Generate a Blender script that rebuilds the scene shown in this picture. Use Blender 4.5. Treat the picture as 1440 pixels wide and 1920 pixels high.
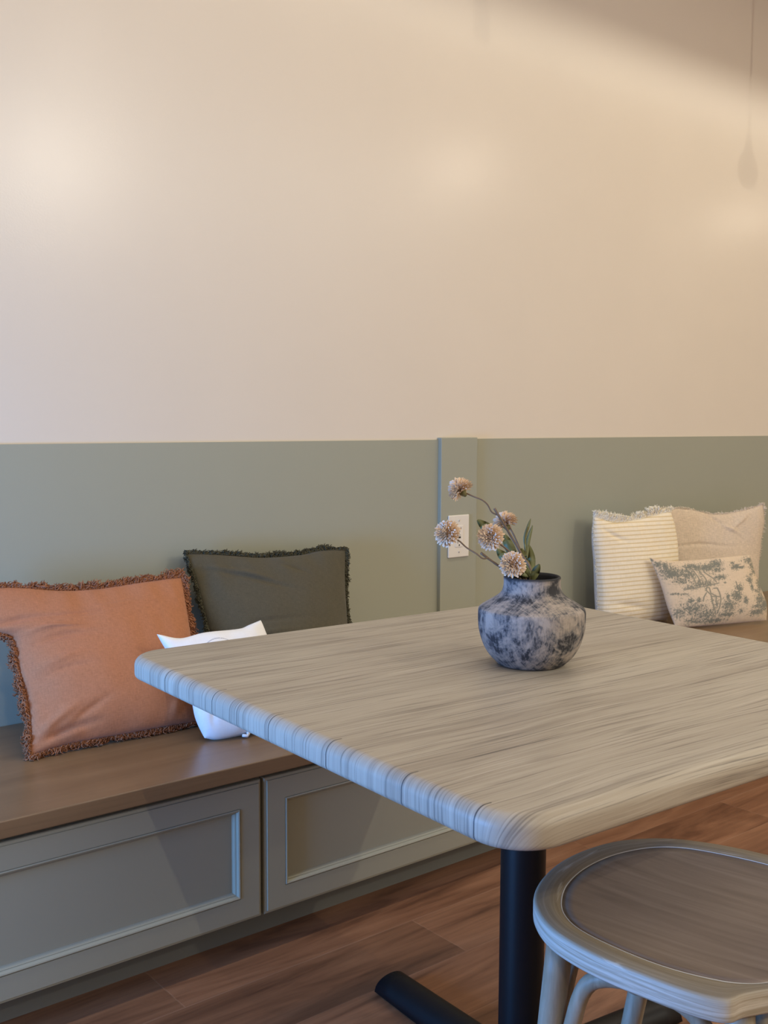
import bpy, bmesh, math, random
from mathutils import Vector, Matrix, noise
R = math.radians
for o in list(bpy.data.objects): bpy.data.objects.remove(o)
sc = bpy.context.scene
COL = sc.collection

# ------------------------------------------------------------------ camera
cam = bpy.data.objects.new('camera', bpy.data.cameras.new('camera')); COL.objects.link(cam)
sc.camera = cam
cam.data.sensor_fit = 'VERTICAL'; cam.data.sensor_height = 36.0; cam.data.lens = 1987 / 1920 * 36
cam.data.clip_start = 0.05
YAW, PITCH, ROLL = R(39.05), R(4.956), R(0.2813)
_f = Vector((math.sin(YAW)*math.cos(PITCH), math.cos(YAW)*math.cos(PITCH), -math.sin(PITCH)))
_r = Vector((math.cos(YAW), -math.sin(YAW), 0)); _u = _r.cross(_f)
_r2 = _r*math.cos(ROLL) + _u*math.sin(ROLL); _u2 = _u*math.cos(ROLL) - _r*math.sin(ROLL)
cam.matrix_world = Matrix(((_r2.x, _u2.x, -_f.x, 0), (_r2.y, _u2.y, -_f.y, -2.42), (_r2.z, _u2.z, -_f.z, 1.14), (0, 0, 0, 1)))
cam.data.dof.use_dof = True; cam.data.dof.focus_distance = 1.85; cam.data.dof.aperture_fstop = 20.0

# ------------------------------------------------------------------ view, world, lights
sc.view_settings.view_transform = 'Standard'; sc.view_settings.look = 'None'
sc.view_settings.gamma = 1.0; sc.view_settings.use_curve_mapping = False
sc.view_settings.exposure = 0.16
W = bpy.data.worlds.new('world'); sc.world = W; W.use_nodes = True
W.node_tree.nodes['Background'].inputs[0].default_value = (0.35, 0.55, 1.0, 1)
W.node_tree.nodes['Background'].inputs[1].default_value = 0.6
CEIL = 2.80

def area(name, loc, size, power, color, direction, spread=180):
    d = bpy.data.lights.new(name, 'AREA'); d.shape = 'RECTANGLE'; d.size, d.size_y = size
    d.energy = power; d.color = color; d.spread = R(spread)
    o = bpy.data.objects.new(name, d); COL.objects.link(o); o.location = loc
    o.rotation_euler = Vector(direction).to_track_quat('-Z', 'Y').to_euler()
    return o
def point(name, loc, radius, power, color):
    d = bpy.data.lights.new(name, 'POINT'); d.shadow_soft_size = radius; d.energy = power; d.color = color
    o = bpy.data.objects.new(name, d); COL.objects.link(o); o.location = loc; return o
def spot(name, loc, target, radius, power, color, angle, blend):
    d = bpy.data.lights.new(name, 'SPOT'); d.shadow_soft_size = radius; d.energy = power; d.color = color
    d.spot_size = R(angle); d.spot_blend = blend
    o = bpy.data.objects.new(name, d); COL.objects.link(o); o.location = loc
    o.rotation_euler = (Vector(target)-Vector(loc)).to_track_quat('-Z', 'Y').to_euler(); return o
WARM = (1.0, 0.915, 0.75); WARM2 = (1.0, 0.965, 0.845); COOL = (0.13, 0.40, 1.0)
# recessed linear wall washer in an added ceiling slot above the bench (cuts off at z 2.4 on the wall)
area('slot_light', (3.1, -0.865, 2.83), (7.4, 0.035), 32, WARM, (0, 0, -1))
# daylight through the window in the left wall
area('window_daylight', (-1.05, -0.78, 0.62), (0.75, 0.85), 84, COOL, (1, 0.0, -0.42))
# added broad fill for the ambient light, overhead behind the camera
area('ambient_fill_light', (3.0, -4.4, 2.76), (6.0, 3.2), 124, WARM2, (0, 0, -1))
# two small ceiling spots
spot('ceiling_spot_right', (2.67, -4.3, 2.74), (3.0, -0.6, 1.3), 0.012, 75, WARM, 95, 0.6)
spot('ceiling_spot_left', (-0.2, -4.3, 2.74), (1.3, -0.6, 1.2), 0.012, 60, WARM, 95, 0.8)

# ------------------------------------------------------------------ helpers
def tag(o, label=None, cat=None, group=None, kind=None):
    if label: o['label'] = label
    if cat: o['category'] = cat
    if group: o['group'] = group
    if kind: o['kind'] = kind
    return o
def empty(name, loc, label=None, cat=None, group=None, rz=0):
    o = bpy.data.objects.new(name, None); COL.objects.link(o); o.location = loc
    o.rotation_euler = (0, 0, rz); o.empty_display_size = .05
    tag(o, label, cat, group); return o
def link(name, me, mat, parent=None, loc=None):
    o = bpy.data.objects.new(name, me); COL.objects.link(o)
    if mat: me.materials.append(mat)
    if parent: o.parent = parent
    if loc is not None: o.location = loc
    return o
def mesh(name, verts, faces, smooth=False):
    me = bpy.data.meshes.new(name); me.from_pydata([tuple(v) for v in verts], [], faces); me.update()
    if smooth:
        for p in me.polygons: p.use_smooth = True
    return me
def finish(bm, name, smooth=False):
    bmesh.ops.recalc_face_normals(bm, faces=bm.faces)
    me = bpy.data.meshes.new(name); bm.to_mesh(me); bm.free()
    if smooth:
        for p in me.polygons: p.use_smooth = True
    return me
def box(bm, x0, x1, y0, y1, z0, z1):
    vs = [bm.verts.new(p) for p in ((x0,y0,z0),(x1,y0,z0),(x1,y1,z0),(x0,y1,z0),(x0,y0,z1),(x1,y0,z1),(x1,y1,z1),(x0,y1,z1))]
    for f in ((3,2,1,0),(4,5,6,7),(0,1,5,4),(1,2,6,5),(2,3,7,6),(3,0,4,7)): bm.faces.new([vs[i] for i in f])
    return vs
def boxobj(name, dims, mat, parent=None, bevel=0, seg=2):
    bm = bmesh.new(); box(bm, *dims); me = finish(bm, name)
    o = link(name, me, mat, parent)
    if bevel:
        m = o.modifiers.new('bevel', 'BEVEL'); m.width = bevel; m.segments = seg; m.limit_method = 'ANGLE'
        for p in me.polygons: p.use_smooth = True
        m.harden_normals = True
    return o
def tube_data(path, rad, sides=8, cap=True):
    """verts/faces of a tube along path; rad is a number or a list."""
    P = [Vector(p) for p in path]; n = len(P); V = []; F = []
    T = [(P[min(i+1, n-1)] - P[max(i-1, 0)]).normalized() for i in range(n)]
    a = T[0].orthogonal().normalized()
    for i in range(n):
        a = (a - T[i]*a.dot(T[i])).normalized(); b = T[i].cross(a)
        r = rad[i] if isinstance(rad, (list, tuple)) else rad
        for k in range(sides):
            t = 2*math.pi*k/sides; V.append(P[i] + a*(r*math.cos(t)) + b*(r*math.sin(t)))
    for i in range(n-1):
        for k in range(sides):
            k2 = (k+1) % sides; F.append((i*sides+k, i*sides+k2, (i+1)*sides+k2, (i+1)*sides+k))
    if cap:
        F.append(tuple(range(sides-1, -1, -1))); F.append(tuple((n-1)*sides+k for k in range(sides)))
    return V, F
def spline(pts, n):
    """Catmull-Rom through pts, n samples."""
    P = [Vector(p) for p in pts]; P = [P[0]*2-P[1]] + P + [P[-1]*2-P[-2]]; m = len(P)-3; out = []
    for j in range(n):
        u = j/(n-1)*m; i = min(int(u), m-1); t = u-i; a, b, c, d = P[i:i+4]
        out.append(0.5*((2*b) + (c-a)*t + (2*a-5*b+4*c-d)*t*t + (3*b-a-3*c+d)*t**3))
    return out
def lathe(prof, n=64):
    V = []; F = []
    for (r, z) in prof:
        for k in range(n):
            t = 2*math.pi*k/n; V.append((r*math.cos(t), r*math.sin(t), z))
    for i in range(len(prof)-1):
        for k in range(n):
            k2 = (k+1) % n; F.append((i*n+k, i*n+k2, (i+1)*n+k2, (i+1)*n+k))
    return V, F
class Geo:
    def __init__(s): s.V = []; s.F = []
    def add(s, d):
        o = len(s.V); s.V += list(d[0]); s.F += [tuple(i+o for i in f) for f in d[1]]
    def obj(s, name, mat, parent=None, smooth=True): return link(name, mesh(name, s.V, s.F, smooth), mat, parent)

# ------------------------------------------------------------------ materials
def mat_base(name, color=(.5,.5,.5), rough=.5, spec=.5):
    m = bpy.data.materials.new(name); m.use_nodes = True; nt = m.node_tree
    b = nt.nodes['Principled BSDF']; b.inputs['Base Color'].default_value = (*color, 1)
    b.inputs['Roughness'].default_value = rough; b.inputs['Specular IOR Level'].default_value = spec
    return m, nt, b
def N(nt, t, **kw):
    n = nt.nodes.new(t)
    for k, v in kw.items():
        if k in n.inputs.keys() if isinstance(k, str) else False: n.inputs[k].default_value = v
        else: setattr(n, k, v)
    return n
def coords(nt, scale=(1,1,1), kind='Object', uv=False, src=None, loc=(0,0,0), rot=(0,0,0)):
    mp = nt.nodes.new('ShaderNodeMapping'); mp.inputs['Scale'].default_value = scale
    mp.inputs['Location'].default_value = loc; mp.inputs['Rotation'].default_value = rot
    if src is None:
        tc = nt.nodes.new('ShaderNodeTexCoord'); src = tc.outputs['UV' if uv else kind]
    nt.links.new(src, mp.inputs['Vector']); return mp.outputs['Vector']
def noise_n(nt, vec, scale=1, detail=4, rough=.55, dist=0):
    n = nt.nodes.new('ShaderNodeTexNoise'); n.inputs['Scale'].default_value = scale
    n.inputs['Detail'].default_value = detail; n.inputs['Roughness'].default_value = rough
    n.inputs['Distortion'].default_value = dist
    nt.links.new(vec, n.inputs['Vector']); return n.outputs['Fac']
def ramp(nt, fac, stops):
    r = nt.nodes.new('ShaderNodeValToRGB'); e = r.color_ramp.elements
    while len(e) < len(stops): e.new(.5)
    for i, (p, c) in enumerate(stops):
        e[i].position = p; e[i].color = (*c, 1) if len(c) == 3 else c
    nt.links.new(fac, r.inputs['Fac']); return r.outputs['Color']
def mix(nt, a, b, fac, mode='MIX'):
    m = nt.nodes.new('ShaderNodeMix'); m.data_type = 'RGBA'; m.blend_type = mode
    for s, v in ((m.inputs[6], a), (m.inputs[7], b), (m.inputs[0], fac)):
        if hasattr(v, 'is_linked') or hasattr(v, 'links'): nt.links.new(v, s)
        elif isinstance(v, (int, float)): s.default_value = v
        else: s.default_value = (*v, 1)
    return m.outputs[2]
def math_n(nt, op, a, b=0.0, c=0.0):
    m = nt.nodes.new('ShaderNodeMath'); m.operation = op
    for s, v in zip(m.inputs, (a, b, c)):
        if hasattr(v, 'links'): nt.links.new(v, s)
        else: s.default_value = v
    return m.outputs[0]
def bump(nt, b, h, strength=.2, dist=.002):
    n = nt.nodes.new('ShaderNodeBump'); n.inputs['Strength'].default_value = strength; n.inputs['Distance'].default_value = dist
    nt.links.new(h, n.inputs['Height']); nt.links.new(n.outputs['Normal'], b.inputs['Normal'])
g3 = lambda v: (v, v, v)

def paint(name, color, rough=.45, bumpy=.08, spec=.4):
    m, nt, b = mat_base(name, color, rough, spec)
    v = coords(nt)
    c = mix(nt, tuple(x*.97 for x in color), tuple(min(1, x*1.03) for x in color), noise_n(nt, v, 2.5, 3))
    nt.links.new(c, b.inputs['Base Color'])
    bump(nt, b, noise_n(nt, v, 220, 3), bumpy, .001)
    return m
WALLC = (0.70, 0.618, 0.510)
SAGE = (0.330, 0.332, 0.258)
M_wall = paint('cream_wall_paint', WALLC, .27, .10, .5)
M_sage = paint('sage_wall_paint', SAGE, .38, .04, .45)
M_cab = paint('sage_cabinet_paint', (0.315, 0.305, 0.235), .36, .03, .45)
M_toe = paint('dark_toe_kick_paint', (0.16, 0.16, 0.14), .5, .03)
M_ceil = paint('ceiling_paint', (0.72, 0.68, 0.6), .7, .05)
M_plate = mat_base('white_outlet_plastic', (.74, .69, .60), .35)[0]
M_insert = mat_base('white_receptacle_plastic', (.76, .71, .63), .3)[0]
M_slot = mat_base('black_slot', (.008, .008, .008), .5)[0]
M_grey = mat_base('grey_screw', (.50, .47, .42), .35)[0]

def floor_mat():
    m, nt, b = mat_base('walnut_floor_planks', rough=.42, spec=.35)
    tc = nt.nodes.new('ShaderNodeTexCoord'); src = tc.outputs['Object']
    sep = nt.nodes.new('ShaderNodeSeparateXYZ'); nt.links.new(src, sep.inputs[0])
    WD = .18; yy = math_n(nt, 'DIVIDE', math_n(nt, 'ADD', sep.outputs['Y'], .65 + WD*50), WD)
    row = math_n(nt, 'FLOOR', yy); fy = math_n(nt, 'FRACT', yy)
    off = math_n(nt, 'FRACT', math_n(nt, 'MULTIPLY', row, .4754))
    # butt joint at x 0.945 in row 51 (y -0.65 .. -0.47)
    xx = math_n(nt, 'ADD', math_n(nt, 'DIVIDE', math_n(nt, 'ADD', sep.outputs['X'], 18.856), 1.22), off)
    colr = math_n(nt, 'FLOOR', xx); fx = math_n(nt, 'FRACT', xx)
    cmb = nt.nodes.new('ShaderNodeCombineXYZ'); nt.links.new(row, cmb.inputs[0]); nt.links.new(colr, cmb.inputs[1])
    wn = nt.nodes.new('ShaderNodeTexWhiteNoise'); wn.noise_dimensions = '3D'; nt.links.new(cmb.outputs[0], wn.inputs['Vector'])
    add = nt.nodes.new('ShaderNodeVectorMath'); add.operation = 'MULTIPLY_ADD'
    nt.links.new(wn.outputs['Color'], add.inputs[0]); add.inputs[1].default_value = (9, 9, 9); nt.links.new(src, add.inputs[2])
    g1 = noise_n(nt, coords(nt, (1.6, 11, 1), src=add.outputs[0]), 1, 6, .6, 1.2)
    g2 = noise_n(nt, coords(nt, (5, 90, 1), src=add.outputs[0]), 1, 4, .6, .3)
    c = ramp(nt, g1, [(.28, (.100, .042, .021)), (.45, (.210, .094, .046)), (.60, (.275, .130, .065)), (.78, (.34, .170, .088))])
    c = mix(nt, c, g3(.55), math_n(nt, 'MULTIPLY', ramp_v(nt, g2, .45, .7), .45), 'MULTIPLY')
    tone = math_n(nt, 'MULTIPLY_ADD', wn.outputs['Value'], .40, .80)
    cc = nt.nodes.new('ShaderNodeCombineXYZ')
    for i in range(3): nt.links.new(tone, cc.inputs[i])
    c = mix(nt, c, cc.outputs[0], 1.0, 'MULTIPLY')
    ey = math_n(nt, 'MINIMUM', fy, math_n(nt, 'SUBTRACT', 1, fy)); ex = math_n(nt, 'MINIMUM', fx, math_n(nt, 'SUBTRACT', 1, fx))
    seam = math_n(nt, 'MAXIMUM', math_n(nt, 'LESS_THAN', ey, .009), math_n(nt, 'LESS_THAN', ex, .0013))
    c = mix(nt, c, (.36, .21, .13), math_n(nt, 'MULTIPLY', math_n(nt, 'MULTIPLY', seam, ramp_v(nt, g1, .35, .6)), .45))
    nt.links.new(c, b.inputs['Base Color']); bump(nt, b, g2, .10, .001)
    return m
def ramp_v(nt, fac, a, b_):
    mr = nt.nodes.new('ShaderNodeMapRange'); mr.inputs[1].default_value = a; mr.inputs[2].default_value = b_
    nt.links.new(fac, mr.inputs[0]); return mr.outputs[0]
M_floor = floor_mat()

def bench_mat():
    m, nt, b = mat_base('brown_stained_bench_wood', rough=.30, spec=.5)
    v = coords(nt, (1.3, 14, 14)); g = noise_n(nt, v, 1, 5, .55, .6)
    v2 = coords(nt, (6, 160, 160)); g2 = noise_n(nt, v2, 1, 3)
    c = ramp(nt, g, [(.3, (.190, .112, .055)), (.55, (.240, .146, .074)), (.75, (.285, .178, .094))])
    c = mix(nt, c, g3(.72), math_n(nt, 'MULTIPLY', ramp_v(nt, g2, .5, .75), .4), 'MULTIPLY')
    nt.links.new(c, b.inputs['Base Color']); bump(nt, b, g2, .05, .0006)
    return m
M_bench = bench_mat()

def table_mat():
    m, nt, b = mat_base('grey_washed_oak_laminate', rough=.46, spec=.35)
    tc = nt.nodes.new('ShaderNodeTexCoord'); src = tc.outputs['UV']
    # slight waviness of the grain
    wv = nt.nodes.new('ShaderNodeTexNoise'); wv.inputs['Scale'].default_value = 1; wv.inputs['Detail'].default_value = 2
    nt.links.new(coords(nt, (2.2, 5, 1), src=src), wv.inputs['Vector'])
    wofs = nt.nodes.new('ShaderNodeCombineXYZ')
    nt.links.new(math_n(nt, 'MULTIPLY', math_n(nt, 'SUBTRACT', wv.outputs['Fac'], .5), .035), wofs.inputs[1])
    va = nt.nodes.new('ShaderNodeVectorMath'); va.operation = 'ADD'; nt.links.new(src, va.inputs[0]); nt.links.new(wofs.outputs[0], va.inputs[1])
    P = va.outputs[0]
    broad = noise_n(nt, coords(nt, (1.1, 7, 1), src=P), 1, 4, .6, .5)
    mid = noise_n(nt, coords(nt, (1.5, 62, 1), src=P), 1, 5, .62, .35)
    fine = noise_n(nt, coords(nt, (4.5, 290, 1), src=P), 1, 4, .62, .15)
    crack = noise_n(nt, coords(nt, (1.3, 75, 1), src=P, loc=(3, 7, 0)), 1, 3, .5, .4)
    c = ramp(nt, broad, [(.25, (.270, .228, .182)), (.45, (.345, .300, .242)), (.62, (.385, .340, .276)), (.8, (.420, .376, .308))])
    c = mix(nt, c, (.165, .138, .112), math_n(nt, 'MULTIPLY', ramp_v(nt, mid, .54, .68), .60))
    c = mix(nt, c, (.47, .425, .355), math_n(nt, 'MULTIPLY', ramp_v(nt, mid, .46, .32), .32))
    c = mix(nt, c, (.105, .088, .074), math_n(nt, 'MULTIPLY', ramp_v(nt, fine, .54, .66), .68))
    c = mix(nt, c, (.55, .50, .43), math_n(nt, 'MULTIPLY', ramp_v(nt, fine, .46, .32), .35))
    c = mix(nt, c, (.06, .05, .045), math_n(nt, 'MULTIPLY', ramp_v(nt, crack, .70, .74), .85))
    # knots
    vo = nt.nodes.new('ShaderNodeTexVoronoi'); vo.inputs['Scale'].default_value = 1
    nt.links.new(coords(nt, (2.3, 6.5, 1), src=P, loc=(.3, .2, 0)), vo.inputs['Vector'])
    c = mix(nt, c, (.13, .105, .088), math_n(nt, 'MULTIPLY', ramp_v(nt, vo.outputs['Distance'], .10, .02), .65))
    # plank seams at irregular positions across the grain
    s2 = nt.nodes.new('ShaderNodeSeparateXYZ'); nt.links.new(src, s2.inputs[0])
    wob = math_n(nt, 'MULTIPLY', math_n(nt, 'SUBTRACT', noise_n(nt, coords(nt, (2.0, 1, 1), src=src), 1, 2), .5), .006)
    line = None
    for v0 in (.31, .1545, -.004, -.141, -.291, -.411):
        d = math_n(nt, 'ABSOLUTE', math_n(nt, 'ADD', math_n(nt, 'SUBTRACT', s2.outputs['Y'], v0), wob))
        l_ = ramp_v(nt, d, .0013, .0006); line = l_ if line is None else math_n(nt, 'MAXIMUM', line, l_)
    brk = ramp_v(nt, noise_n(nt, coords(nt, (2.6, 9, 1), src=src, loc=(1, 4, 0)), 1, 2), .47, .55)
    brk = math_n(nt, 'MAXIMUM', math_n(nt, 'MULTIPLY', brk, .75), math_n(nt, 'LESS_THAN', s2.outputs['X'], -.462))
    c = mix(nt, c, (.035, .032, .034), math_n(nt, 'MULTIPLY', math_n(nt, 'MULTIPLY', line, brk), .92))
    nt.links.new(c, b.inputs['Base Color'])
    bump(nt, b, math_n(nt, 'ADD', math_n(nt, 'MULTIPLY', fine, .5), mid), .16, .0012)
    return m
M_table = table_mat()
M_black = mat_base('matte_black_metal', (.005, .005, .006), .45, .25)[0]

def stool_mat(name, dark=False):
    m, nt, b = mat_base(name, rough=.38 if dark else .5, spec=.4)
    v = coords(nt, (60, 4, 60)) if dark else coords(nt, (50, 50, 8))
    g = noise_n(nt, v, 1, 5, .6, .5)
    if dark:
        c = ramp(nt, g, [(.3, (.165, .122, .096)), (.55, (.215, .162, .128)), (.75, (.265, .205, .165))])
        k = noise_n(nt, coords(nt, (9, 2.2, 1)), 1, 3, .5, 1.0)
        c = mix(nt, c, (.12, .088, .070), math_n(nt, 'MULTIPLY', ramp_v(nt, k, .58, .72), .5))
    else:
        c = ramp(nt, g, [(.25, (.17, .130, .085)), (.5, (.26, .215, .155)), (.75, (.36, .315, .25))])
    nt.links.new(c, b.inputs['Base Color']); bump(nt, b, g, .12, .001)
    return m
M_rim = stool_mat('limed_bentwood')
def rimtop_mat():
    m, nt, b = mat_base('limed_bentwood_rim', rough=.48, spec=.4)
    tc = nt.nodes.new('ShaderNodeTexCoord'); src = tc.outputs['UV']
    g = noise_n(nt, coords(nt, (5, 190, 1), src=src), 1, 5, .65, .4)
    h = noise_n(nt, coords(nt, (7, 60, 1), src=src, loc=(2, 5, 0)), 1, 4, .6, .8)
    c = ramp(nt, g, [(.3, (.205, .165, .115)), (.5, (.265, .220, .160)), (.7, (.33, .285, .220))])
    c = mix(nt, c, (.62, .58, .52), math_n(nt, 'MULTIPLY', ramp_v(nt, h, .62, .72), .55))
    sp = nt.nodes.new('ShaderNodeSeparateXYZ'); nt.links.new(src, sp.inputs[0])
    side = math_n(nt, 'MULTIPLY', ramp_v(nt, sp.outputs['Y'], .040, .050), ramp_v(nt, g, .62, .42))
    c = mix(nt, c, (.58, .54, .48), math_n(nt, 'MULTIPLY', side, .8))
    nt.links.new(c, b.inputs['Base Color']); bump(nt, b, g, .15, .001)
    return m
M_rimtop = rimtop_mat()
M_seat = stool_mat('brown_wood_veneer', True)
M_lime = mat_base('white_lime_line', (.62, .60, .56), .6)[0]

def fabric(name, color, weave=900, var=.12, strength=.22, rough=.9, attr=None, ink=None, extra=None):
    m, nt, b = mat_base(name, color, rough, .15)
    tc = nt.nodes.new('ShaderNodeTexCoord')
    wa = noise_n(nt, coords(nt, (weave, weave*.12, 1), src=tc.outputs['UV']), 1, 2, .6)
    wb = noise_n(nt, coords(nt, (weave*.12, weave, 1), src=tc.outputs['UV']), 1, 2, .6)
    w = math_n(nt, 'MULTIPLY', math_n(nt, 'ADD', wa, wb), .5)
    c = mix(nt, tuple(x*(1-var) for x in color), tuple(min(1, x*(1+var)) for x in color), ramp_v(nt, w, .38, .62))
    if extra: c = extra(nt, tc, c)
    if attr:
        at = nt.nodes.new('ShaderNodeAttribute'); at.attribute_name = attr
        c = mix(nt, c, ink, at.outputs['Fac'])
    nt.links.new(c, b.inputs['Base Color'])
    if 'Sheen Weight' in b.inputs: b.inputs['Sheen Weight'].default_value = .15
    bump(nt, b, w, strength, .0012)
    return m
TERRA = (.40, .170, .085); GREEN = (.082, .072, .047)
M_terra = fabric('terracotta_linen', TERRA, 620, .13)
M_terra_f = mat_base('terracotta_fringe', (.34, .150, .080), .95, .1)[0]
M_green = fabric('olive_linen', GREEN, 620, .13)
M_green_f = mat_base('olive_fringe', (.085, .078, .050), .95, .1)[0]
M_white = fabric('white_cotton', (.80, .79, .78), 400, .02, .15, attr='ink', ink=(.42, .42, .46))
M_beige = fabric('oatmeal_linen', (.60, .485, .365), 420, .16, .35)
M_beige_f = mat_base('oatmeal_fray', (.78, .67, .55), .95, .1)[0]
def stripes(nt, tc, c):
    sp = nt.nodes.new('ShaderNodeSeparateXYZ'); nt.links.new(tc.outputs['UV'], sp.inputs[0])
    wob = noise_n(nt, coords(nt, (3, 3, 1), src=tc.outputs['UV']), 1, 2)
    ph = math_n(nt, 'MULTIPLY_ADD', sp.outputs['Y'], 70*2*math.pi, math_n(nt, 'MULTIPLY', wob, 3.0))
    s = ramp_v(nt, math_n(nt, 'SINE', ph), .25, .95)
    return mix(nt, c, (.60, .44, .20), math_n(nt, 'MULTIPLY', s, .75))
M_stripe = fabric('cream_ticking_stripe', (.80, .70, .53), 300, .06, .25, extra=stripes)
M_stripe_side = fabric('grey_white_gusset', (.60, .56, .50), 300, .06, .25)
M_stripe_f = mat_base('cream_fray', (.95, .88, .72), .95, .1)[0]
M_toile = fabric('toile_print_cotton', (.64, .50, .345), 260, .05, .2, attr='ink', ink=(.115, .135, .112))

# ------------------------------------------------------------------ room shell
def structure(o): o['kind'] = 'structure'; return o
XL, XR, YB = -1.12, 6.8, -6.4
structure(boxobj('floor', (XL-.1, XR+.1, YB-.1, .1, -.08, 0), M_floor))
structure(boxobj('wall_back', (XL-.1, XR+.1, 0, .12, 0, CEIL+.12), M_wall))
structure(boxobj('wall_right', (XR, XR+.12, YB, 0, 0, CEIL+.12), M_wall))
structure(boxobj('wall_front', (XL-.1, XR+.1, YB-.12, YB, 0, CEIL+.12), M_wall))
bm = bmesh.new()   # left wall with a window opening
box(bm, XL-.12, XL, YB, 0, 0, .10); box(bm, XL-.12, XL, YB, 0, 2.25, CEIL+.12)
box(bm, XL-.12, XL, YB, -1.40, .10, 2.25); box(bm, XL-.12, XL, -0.35, 0, .10, 2.25)
structure(link('wall_left', finish(bm, 'wall_left'), M_wall))
bm = bmesh.new()
box(bm, XL-.08, XL-.04, -1.40, -0.35, .10, .15); box(bm, XL-.08, XL-.04, -1.40, -0.35, 2.20, 2.25)
for y in (-1.40, -1.07, -0.73, -0.40): box(bm, XL-.08, XL-.04, y, y+.05, .15, 2.20)
structure(link('window_1', finish(bm, 'window_1'), mat_base('white_window_frame', (.7, .7, .68), .4)[0]))
bm = bmesh.new()   # ceiling; unseen slot and housing shaped to keep washer light off the upper wall
box(bm, XL-.1, XR+.1, YB, -.93, CEIL, CEIL+.02); box(bm, XL-.1, XR+.1, -.80, 0, CEIL, CEIL+.02)
box(bm, XL-.1, XR+.1, -.95, -.78, CEIL+.08, CEIL+.10); box(bm, XL-.1, XR+.1, -.95, -.93, CEIL+.02, CEIL+.08)
box(bm, XL-.1, XR+.1, -.80, -.78, CEIL+.02, CEIL+.08)
structure(link('ceiling', finish(bm, 'ceiling'), M_ceil))

# wainscot and batten
structure(boxobj('trim_1', (XL, 2.171, -.006, 0, .0, 1.081), M_sage))
structure(boxobj('trim_2', (2.323, XR, -.006, 0, .0, 1.083), M_sage))
structure(boxobj('trim_3', (2.171, 2.323, -.020, 0, .0, 1.0875), M_sage, bevel=.0015))

# ------------------------------------------------------------------ storage bench
seat = boxobj('wooden_bench_slab', (XL+.01, XR-.01, -.590, -.007, .399, .432), M_bench, bevel=.003)
tag(seat, 'long brown stained wooden bench top running along the sage green wall', 'bench top')

def door_panel(parent, x0, x1, z0=.0855, z1=.385, yf=-.570):
    """frame with mitred moulding and recessed field; face at yf (towards -y)."""
    st = .052
    bm = bmesh.new()
    t = .020; e = .004
    a0, a1, b0, b1 = x0+st, x1-st, z0+st, z1-st
    # rings: (inset rect, y)
    def rect(xa, xb, za, zb, y): return [bm.verts.new(p) for p in ((xa,y,za),(xb,y,za),(xb,y,zb),(xa,y,zb))]
    rings = [rect(x0, x1, z0, z1, yf+t), rect(x0, x1, z0, z1, yf+.006), rect(x0+.0015, x1-.0015, z0+.0015, z1-.0015, yf+.0035), rect(x0+.0065, x1-.0065, z0+.0065, z1-.0065, yf+.0028),
             rect(x0+.0072, x1-.0072, z0+.0072, z1-.0072, yf), rect(a0, a1, b0, b1, yf), rect(a0, a1, b0, b1, yf+.0155)]
    for r, s in zip(rings, rings[1:]):
        for k in range(4): bm.faces.new((r[k], r[(k+1) % 4], s[(k+1) % 4], s[k]))
    bm.faces.new(rings[0][::-1])
    bm.faces.new(rings[-1])
    door = link('door', finish(bm, 'door'), M_cab, parent)
    # bead moulding around the field
    w = .0150; pts = [(0, .0016), (.0010, .0020), (.0014, -.0006), (.0032, -.0016), (.0056, -.0004), (.0078, .0036), (.0084, .0058), (.0092, .0054), (.0112, .0072), (.0132, .0112), (.0140, .0114), (w, .0138)]
    bm = bmesh.new(); rr = [rect(a0+d, a1-d, b0+d, b1-d, yf+h) for d, h in pts]
    for r, s in zip(rr, rr[1:]):
        for k in range(4): bm.faces.new((r[k], r[(k+1) % 4], s[(k+1) % 4], s[k]))
    me = finish(bm, 'bead_moulding')
    link('bead_moulding', me, M_cab, door)
    bm = bmesh.new(); box(bm, a0+w-.002, a1-w+.002, yf+.0125, yf+.0150, b0+w-.002, b1-w+.002)
    link('door_panel', finish(bm, 'door_panel'), M_cab, door)
units = [(.262, 1.176, 'painted bench cabinet with panelled door under the terracotta cushion, leftmost of the row'),
         (1.176, 2.090, 'painted bench cabinet with panelled door below the table corner'),
         ]
for x0, x1, lab in units:
    u = empty('bench_cabinet', ((x0+x1)/2, -.53, 0), lab, 'cabinet', 'cabinets under the bench seat')
    def loc(o, u=u):
        for q in o: q.matrix_parent_inverse = u.matrix_world.inverted()
    kids = []
    c = boxobj('cabinet_body', (x0, x1, -.549, -.012, .084, .3985), M_cab, u); kids.append(c)
    t = boxobj('toe_kick', (x0, x1, -.479, -.46, 0, .085), M_toe, u); kids.append(t)
    door_panel(u, x0+.0035, x1-.0035)
    for k in u.children: k.location = (-(x0+x1)/2, .53, 0)

# ------------------------------------------------------------------ outlet
po = empty('power_outlet', (2.243, -.020, .782), 'white wall outlet plate on the sage green batten behind the flowers', 'power outlet')
bm = bmesh.new(); W2, H2 = .0435, .066
vs = box(bm, -W2, W2, -.0055, 0, -H2, H2)
plate = link('cover_plate', finish(bm, 'cover_plate'), M_plate, po)
md = plate.modifiers.new('b', 'BEVEL'); md.width = .003; md.segments = 3
ins = boxobj('receptacle', (-.0165, .0165, -.0072, -.005, -.0335, .0335), M_insert, po, bevel=.001)
def slot(name, x, z, w, h, mat=M_slot, dep=.0076): return boxobj(name, (x-w/2, x+w/2, -dep, -.007, z-h/2, z+h/2), mat, ins)
for zc in (.0215, -.0215):
    slot('slot', -.0062, zc+.003, .0018, .0080); slot('slot', .0062, zc+.003, .0018, .0065); slot('ground_slot', 0, zc-.0062, .0044, .0044)
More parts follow.
